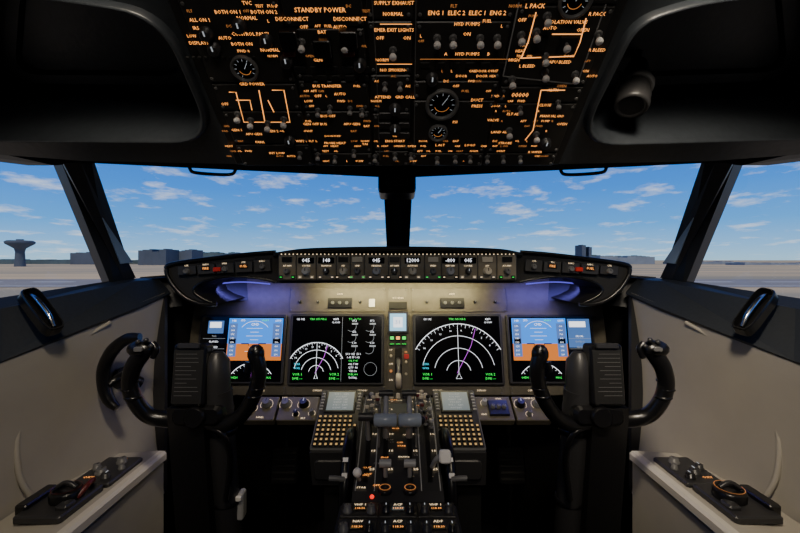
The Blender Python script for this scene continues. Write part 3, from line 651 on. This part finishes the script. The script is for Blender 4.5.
# ---------------- tiller wheel
mb=MB()
P=[pt(x,y,1.0) for x,y in [(140,337),(127,339),(113,350),(104,368),(104,386),(109,400),(117,408)]]
tube(mb,P,[.010,.014,.0155,.015,.0145,.014,.009],BLACK,12,True)
tube(mb,[pt(109,385,1.0),pt(118,378,1.02),pt(128,374,1.06)],[.008,.011,.014],BLACK,10,True)
c=pt(127,374,1.07); tube(mb,[c,c+Vector((-.04,.02,-.02))],[.022,.026],DARKG,16)
tube(mb,[c+Vector((-.03,.02,-.01)),Vector((-.74,1.14,.9))],[.018,.018],BLACK,12)
mb.obj('steering_tiller')

# ---------------- center pedestal
CT=pt(398,391,1.20);CB=pt(398,451,1.02);CD=frame(CB,(1,0,0),CT-CB)
Hc=(CT-CB).length
for sg in(-1,1):
    mb=MB(); c=sg*.165; w=.122
    rbox(mb,CD,c,Hc/2,w,Hc,-.03,.006,MIDG,.006,.003)
    rbox(mb,CD,c,Hc/2,w-.008,Hc-.008,.006,.007,DARKG,.005,.0005)
    rbox(mb,CD,c,Hc*.76,w*.72,Hc*.40,.006,.010,BLACK,.004,.002)
    quad(mb,CD,c-w*.31,Hc*.60,c+w*.31,Hc*.93,.0103,ECDU)
    for k_ in range(6):
        text(mb,CD,random.choice(['RTE 1   KBFI','POS INIT','REF AIRPORT','GATE ----','IDENT  24K','PERF INIT']),c,Hc*(.64+.05*k_),.008,EWD,.0106)
        for s2 in(-1,1): rbox(mb,CD,c+s2*w*.43,Hc*(.63+.055*k_),.009,.006,.006,.010,LIGHTG,.001,.001,2)
    for r_ in range(7):
        for q_ in range(8):
            if r_>4 and q_>6: continue
            u_=c-w*.40+q_*w*.114; v_=Hc*(.06+.072*r_)
            rbox(mb,CD,u_,v_,.0098,.0102,.006,.011,MBLACK,.0015,.001,2)
            quad(mb,CD,u_-.0030,v_-.0030,u_+.0030,v_+.0030,.0113,EKEY)
    x0,x1=c-w/2,c+w/2
    beam(mb,[Vector((x0,1.02,.758)),Vector((x1,1.02,.758)),Vector((x1,1.2,.83)),Vector((x0,1.2,.83))],
            [Vector((x0+.005,1.03,.67)),Vector((x1,1.03,.67)),Vector((x1,1.2,.67)),Vector((x0+.005,1.2,.67))],DARKG)
    beam(mb,[Vector((x0+.03,1.06,.67)),Vector((x1-.005,1.06,.67)),Vector((x1-.005,1.2,.67)),Vector((x0+.03,1.2,.67))],
            [Vector((x0+.03,1.08,.0)),Vector((x1-.005,1.08,.0)),Vector((x1-.005,1.2,.0)),Vector((x0+.03,1.2,.0))],MBLACK)
    rbox(mb,frame(Vector((c,1.022,.715)),(1,0,0),(0,0,1)),0,0,w*.8,.05,0,.006,DARKG,.01,.003)
    mb.obj('flight_management_keypad')
mb=MB()
prof=[(1.20,.845),(1.12,.848),(1.05,.835),(.98,.805),(.92,.775),(.86,.752),(.84,.742),(.84,.0),(1.20,.0)]
loops(mb,[[Vector((-.098,y,z)) for y,z in prof],[Vector((.098,y,z)) for y,z in prof]],DARKG,cap0=True,cap1=True)
def surf(y):
    for i in range(6):
        a,b=prof[i],prof[i+1]
        if b[0]<=y<=a[0]: return b[1]+(a[1]-b[1])*(y-b[0])/(a[0]-b[0])
    return .742
def strip(x,w_,y0,y1,mt,dz):
    ys=[y0+(y1-y0)*i/14 for i in range(15)]; vs=[];fs=[]
    for y_ in ys: vs+=[(x-w_,y_,surf(y_)+dz),(x+w_,y_,surf(y_)+dz)]
    for i in range(14): fs.append([2*i,2*i+1,2*i+3,2*i+2])
    mb.add(vs,fs,mt)
for x in (-.092,-.051,.051,.092): strip(x,.0012,1.18,.86,LIGHTG,.0015)
for x in (-.072,-.030,.028,.072):
    strip(x,.005,1.16,.88,BLACK,.002)
    for i in range(12):
        y_=1.13-.022*i; quadm=Matrix.Translation((x+.013,y_,surf(y_)+.003))
        if i%2==0: text(mb,quadm,str([1,2,5,10,15,25,30,40][i//2]),0,0,.013,EDOT,0)
        ribbon(mb,quadm,[(-.012,.008),(-.006,.008)],.0012,EDOT,0)
for x in(-.030,.028):
    base=Vector((x,1.02,.76)); top=Vector((x,.945,.872))
    tube(mb,[base,base.lerp(top,.5)+Vector((0,.01,0)),top],[.009,.009,.008],LIGHTG,8)
    s=-1 if x<0 else 1
    tube(mb,[top+Vector((-.027,0,0)),top+Vector((-.024,0,0)),top+Vector((.024,0,0)),top+Vector((.027,0,0))],[.011,.015,.015,.011],BLUEG,16)
    ball(mb,top+Vector((.027*s,0,0)),.011,BLACK,10)
    t2=top+Vector((0,.055,.045))
    tube(mb,[top+Vector((0,.01,0)),top+Vector((0,.045,.01)),t2],[.006,.006,.006],LIGHTG,8,True)
    tube(mb,[t2+Vector((-.018,0,0)),t2+Vector((.018,0,0))],[.008,.008],DARKG,12)
    poly_prism(mb,[Vector((x+s*.014,1.05,.835)),Vector((x+s*.014,.96,.80)),Vector((x+s*.014,.955,.86)),Vector((x+s*.014,1.0,.89)),Vector((x+s*.014,1.04,.88))],Vector((.004*s,0,0)),MIDG)
tube(mb,[Vector((-.072,1.0,.78)),Vector((-.074,.96,.86)),Vector((-.076,.945,.875))],[.006,.006,.006],LIGHTG,8); tube(mb,[Vector((-.093,.945,.88)),Vector((-.058,.945,.88))],[.010,.010],DARKG,12)
tube(mb,[Vector((.075,.93,.76)),Vector((.085,.90,.80)),Vector((.098,.89,.815))],[.006,.006,.006],LIGHTG,8,True)
Mf=frame(Vector((.104,.885,.815)),(1,0,0),(0,.3,1)); rbox(mb,Mf,0,0,.026,.028,-.006,.006,WHITE,.006,.003)
for x,mt_ in((-.028,CREAM),(.0+.026,CREAM)):
    tube(mb,[Vector((x,.90,.75)),Vector((x,.885,.795))],.005,LIGHTG,8); tube(mb,[Vector((x-.013,.885,.80)),Vector((x+.013,.885,.80))],[.009,.009],LIGHTG,12)
    lathe(mb,Matrix.Translation((x,.86,.752)),0,0,[(.015,0),(.015,.006),(.011,.008),(.010,.003)],BLACK,18)
    ribbon(mb,Matrix.Translation((x,.86,.762)),arc(0,0,.0115,0,360,20),.0016,AMBD,0)
tube(mb,[Vector((-.085,.90,.75)),Vector((-.088,.865,.785))],.005,LIGHTG,8); ball(mb,Vector((-.088,.862,.792)),.010,WHITE,10)
ball(mb,pt(372,497,.85),.005,ERED,10); lathe(mb,Matrix.Translation(pt(372,499,.86)+Vector((0,0,-.004))),0,0,[(.012,-.012),(.012,0),(.009,.002)],BLACK,14)
for sg in(-1,1):
    Mw=Matrix.Translation((sg*.118-.011,.98,.705))@Matrix.Rotation(math.pi/2,4,'Y')
    lathe(mb,Mw,0,0,[(.085,0),(.118,.0),(.124,.005),(.124,.017),(.118,.022),(.085,.022)],BLACK,48)
    for a in (35,50,150,165,270,285):
        t=math.radians(a); p=Vector((sg*.118,.98-.1245*math.cos(t),.705+.1245*math.sin(t)))
        mb.add([(p.x-.006,p.y-.004*math.sin(t),p.z-.006*math.cos(t)),(p.x+.006,p.y-.004*math.sin(t),p.z-.006*math.cos(t)),(p.x+.006,p.y+.004*math.sin(t),p.z+.006*math.cos(t)),(p.x-.006,p.y+.004*math.sin(t),p.z+.006*math.cos(t))],[[0,1,2,3]],WHITE)
    tube(mb,[Vector((sg*.118,.875,.77)),Vector((sg*.135,.87,.775)),Vector((sg*.15,.87,.775))],.006,MIDG,8)
box(mb,-.122,.122,.30,.845,0,.738,DARKG,.006)
MA=Matrix.Translation((0,0,.738))
for j,(y0,y1) in enumerate([(.79,.84),(.73,.787),(.65,.727),(.56,.647),(.45,.557)]):
    for (x0,x1) in ((-.116,-.04),(-.038,.038),(.04,.116)):
        rbox(mb,MA,(x0+x1)/2,(y0+y1)/2,x1-x0,y1-y0-.003,0,.004,OVP2,.002,.001)
        text(mb,MA,random.choice(['VHF 1','NAV','TRIM','ADF','ACP']),(x0+x1)/2,y1-.010,.010,EDOT,.0046)
        for d in(-.024,.024): knob(mb,MA,(x0+x1)/2+d,(y0+y1)/2-.008,.008,.014,random.choice([BLACK,MIDG,DARKG]),.004)
        rbox(mb,MA,(x0+x1)/2,(y0+y1)/2,.026,.012,.004,.006,SCR,.001,.0005); text(mb,MA,'118.30',(x0+x1)/2,(y0+y1)/2,.008,AMB,.0066)
for _ in range(30):
    x=random.uniform(-.09,.09);y_=random.uniform(.86,1.15); text(mb,Matrix.Translation((x,y_,surf(y_)+.003)),random.choice(['OFF','IDLE','CUT','UP','STAB','BRAKE','FLAP']),0,0,.009,random.choice([EDOT,AMB,LIGHTG]),0)
for _ in range(16):
    x=random.choice([-1,1])*random.uniform(.055,.09);y_=random.uniform(1.02,1.18); toggle(mb,Matrix.Translation((x,y_,surf(y_))),0,0,1.1,random.choice([LIGHTG,CREAM,BLACK,DRED]))
for i in range(9):
    x=-.08+.02*i; knob(mb,Matrix.Translation((x,1.17,surf(1.17))),0,0,.006,.014,random.choice([LIGHTG,BLACK,CREAM]))
mb.obj('throttle_quadrant')

# ---------------- rudder pedals
for sg in(-1,1):
    for d in(-.085,.085):
        mb=MB(); x=sg*.33+d
        M=frame(Vector((x,1.46,.50)),(1,0,0),(0,.25,1))
        rbox(mb,M,0,0,.10,.13,-.02,0,BLACK,.012,.005)
        for k_ in range(5): rbox(mb,M,0,-.045+.022*k_,.085,.008,0,.005,MBLACK,.002,.001)
        tube(mb,[M@Vector((0,.0,-.02)),Vector((x,1.55,.75))],.014,BLACK,10); tube(mb,[M@Vector((0,-.05,-.02)),Vector((x,1.52,.0))],.012,BLACK,10)
        mb.obj('rudder_pedal')

# ---------------- side console equipment
def console(f,tag):
    mb=MB(); z=.736
    M=lambda x,y:Matrix.Translation(f(Vector((x,y,z))))
    def bx(x0,x1,y0,y1,h,mt):
        a=f(Vector((x0,y0,z)));b=f(Vector((x1,y1,z))); xa,xb=min(a.x,b.x),max(a.x,b.x)
        rbox(mb,Matrix.Identity(4),(xa+xb)/2,(a.y+b.y)/2,xb-xa,abs(b.y-a.y),z-.001,z+h,mt,.006,.003)
    bx(-.755,-.66,.78,.90,.012,DARKG); bx(-.745,-.655,.905,1.03,.008,DARKG)
    bx(-.77,-.745,.80,.88,.022,BLACK)
    m=M(-.700,.845); lathe(mb,m,0,0,[(.030,.012),(.030,.028),(.024,.034),(.022,.028)],BLACK,24)
    ribbon(mb,m,arc(0,0,.026,0,360,24),.0012,AMBD if tag=='right' else DRED,.0345)
    tube(mb,[m@Vector((-.02,0,.034)),m@Vector((0,0,.044)),m@Vector((.02,0,.034))],.005,DARKG,8,True)
    for x,y_,r_ in((-.68,.93,.010),(-.705,.95,.012),(-.73,.97,.009),(-.69,1.0,.011),(-.67,.97,.007)): 
        knob(mb,M(x,y_),0,0,r_,.012,random.choice([BLACK,MIDG,DARKG]),.008)
    for x,y_ in((-.72,.93),(-.70,1.015)): text(mb,M(x,y_),'OXY',0,0,.011,AMB,.009)
    if tag=='left':
        tube(mb,[f(Vector(p)) for p in [(-.675,.84,z+.015),(-.668,.86,z+.03),(-.675,.885,z+.028),(-.69,.895,z+.012)]],.006,DRED,8,True)
    bx(-.69,-.665,.80,.83,.02,DARKG)
    mb.obj('oxygen_mask_panel')
console(ID,'left'); console(mx,'right')
for f in(ID,mx):
    mb=MB()
    a=pt(28,290,.868);b=pt(57,329,.855)
    d=(b-a).normalized(); nn=Vector((.75,-.35,.45)).normalized(); s=d.cross(nn).normalized()
    nn=s.cross(d)
    def ov(hw,hl,k_):
        out=[]
        for i in range(28):
            t=2*math.pi*i/28; ct,st=math.cos(t),math.sin(t)
            L_=(b-a).length/2*hl; e=lambda v_,p_:math.copysign(abs(v_)**p_,v_)
            out.append(f((a+b)/2+d*L_*e(ct,.45)+s*hw*e(st,.45)+nn*k_))
        return out
    loops(mb,[ov(.019,1.04,-.02),ov(.019,1.04,.002),ov(.0175,1.02,.005)],BLACK,cap1=False)
    loops(mb,[ov(.0175,1.02,.005),ov(.0155,.97,.005)],CHROME,cap1=False)
    loops(mb,[ov(.0155,.97,.005),ov(.013,.93,-.01)],BLACK,cap1=True)
    tube(mb,[f((a+b)/2+d*-.045+nn*-.004),f((a+b)/2+d*-.02+nn*.006),f((a+b)/2+d*.02+nn*.006),f((a+b)/2+d*.045+nn*-.004)],.005,CHROME,10,True)
    mb.obj('window_latch')

# ---------------- world
w=bpy.data.worlds.new('sky'); bpy.context.scene.world=w; w.use_nodes=True; nt=w.node_tree; nt.nodes.clear()
N=nt.nodes.new; Lk=nt.links.new
out=N('ShaderNodeOutputWorld'); bg=N('ShaderNodeBackground'); tc=N('ShaderNodeTexCoord'); sx=N('ShaderNodeSeparateXYZ'); Lk(tc.outputs['Generated'],sx.inputs[0])
ramp=N('ShaderNodeValToRGB'); e=ramp.color_ramp.elements
e[0].position=0; e[0].color=(.42,.72,.95,1); e[1].position=1; e[1].color=(.005,.06,.30,1)
for p,c in((.03,(.27,.60,1.0,1)),(.08,(.095,.42,1.0,1)),(.16,(.035,.28,.95,1)),(.28,(.015,.17,.75,1)),(.45,(.008,.09,.42,1))): k_=e.new(p);k_.color=c
Lk(sx.outputs['Z'],ramp.inputs['Fac'])
az=N('ShaderNodeMath');az.operation='ADD';az.inputs[1].default_value=.12;Lk(sx.outputs['Z'],az.inputs[0])
mxm=N('ShaderNodeMath');mxm.operation='MAXIMUM';mxm.inputs[1].default_value=.04;Lk(az.outputs[0],mxm.inputs[0])
dv=N('ShaderNodeVectorMath');dv.operation='DIVIDE';Lk(tc.outputs['Generated'],dv.inputs[0])
cmb=N('ShaderNodeCombineXYZ');Lk(mxm.outputs[0],cmb.inputs[0]);Lk(mxm.outputs[0],cmb.inputs[1]);cmb.inputs[2].default_value=1
Lk(cmb.outputs[0],dv.inputs[1])
mpn=N('ShaderNodeMapping');mpn.inputs['Scale'].default_value=(2.6,2.2,13);mpn.inputs['Location'].default_value=(5.3,2.2,0);Lk(dv.outputs[0],mpn.inputs['Vector'])
n1=N('ShaderNodeTexNoise');n1.inputs['Scale'].default_value=1.0;n1.inputs['Detail'].default_value=9;n1.inputs['Roughness'].default_value=.60;Lk(mpn.outputs[0],n1.inputs['Vector'])
cr=N('ShaderNodeValToRGB');cr.color_ramp.elements[0].position=.54;cr.color_ramp.elements[0].color=(0,0,0,1);cr.color_ramp.elements[1].position=.74;cr.color_ramp.elements[1].color=(.85,.85,.85,1);Lk(n1.outputs['Fac'],cr.inputs['Fac'])
mix=N('ShaderNodeMixRGB');mix.inputs['Color2'].default_value=(.90,.98,1.08,1);Lk(cr.outputs['Color'],mix.inputs['Fac']);Lk(ramp.outputs['Color'],mix.inputs['Color1'])
Lk(mix.outputs[0],bg.inputs['Color']); bg.inputs['Strength'].default_value=1.1; Lk(bg.outputs[0],out.inputs[0])
# ---------------- lights
def area(name,loc,target,sx_,sy_,power,col,spread=180):
    l=bpy.data.lights.new(name,'AREA'); l.shape='RECTANGLE'; l.size=sx_; l.size_y=sy_; l.energy=power; l.color=col; l.spread=math.radians(spread)
    o=bpy.data.objects.new(name,l); bpy.context.collection.objects.link(o); o.location=loc
    o.rotation_euler=(Vector(target)-Vector(loc)).to_track_quat('-Z','Y').to_euler(); return o
s=bpy.data.lights.new('sun','SUN'); s.energy=2.2; s.angle=.02; s.color=(1,.90,.74); so=bpy.data.objects.new('sun',s); bpy.context.collection.objects.link(so); so.rotation_euler=(math.radians(40),0,0)
area('panel_flood_light',(0,1.27,1.172),(0,1.39,1.06),.54,.02,1.5,(1,.86,.46))
for sg in(-1,1):
    area('hood_flood_light',(sg*.47,1.27,1.165),(sg*.47,1.36,1.0),.2,.02,.45,(.22,.20,1))
    area('wall_fill_light',(sg*.34,.35,1.66),(sg*.70,1.08,.80),.08,.08,1.5 if sg>0 else .75,(1,.86,.66),75)  # unseen warm fills, added to brighten the side walls
area('aft_fill_light',(0,-.4,1.75),(0,1.0,.75),.2,.12,1.0,(1,.9,.78),90)  # unseen fill added behind the camera for broad frontal light
# ---------------- camera
c=bpy.data.cameras.new('camera'); c.lens=18; c.sensor_width=36; c.clip_start=.02; c.clip_end=20000; c.shift_x=.0025; c.shift_y=-.0081
co=bpy.data.objects.new('camera',c); bpy.context.collection.objects.link(co); co.location=EYE; co.rotation_euler=(math.pi/2,0,0)
bpy.context.scene.camera=co
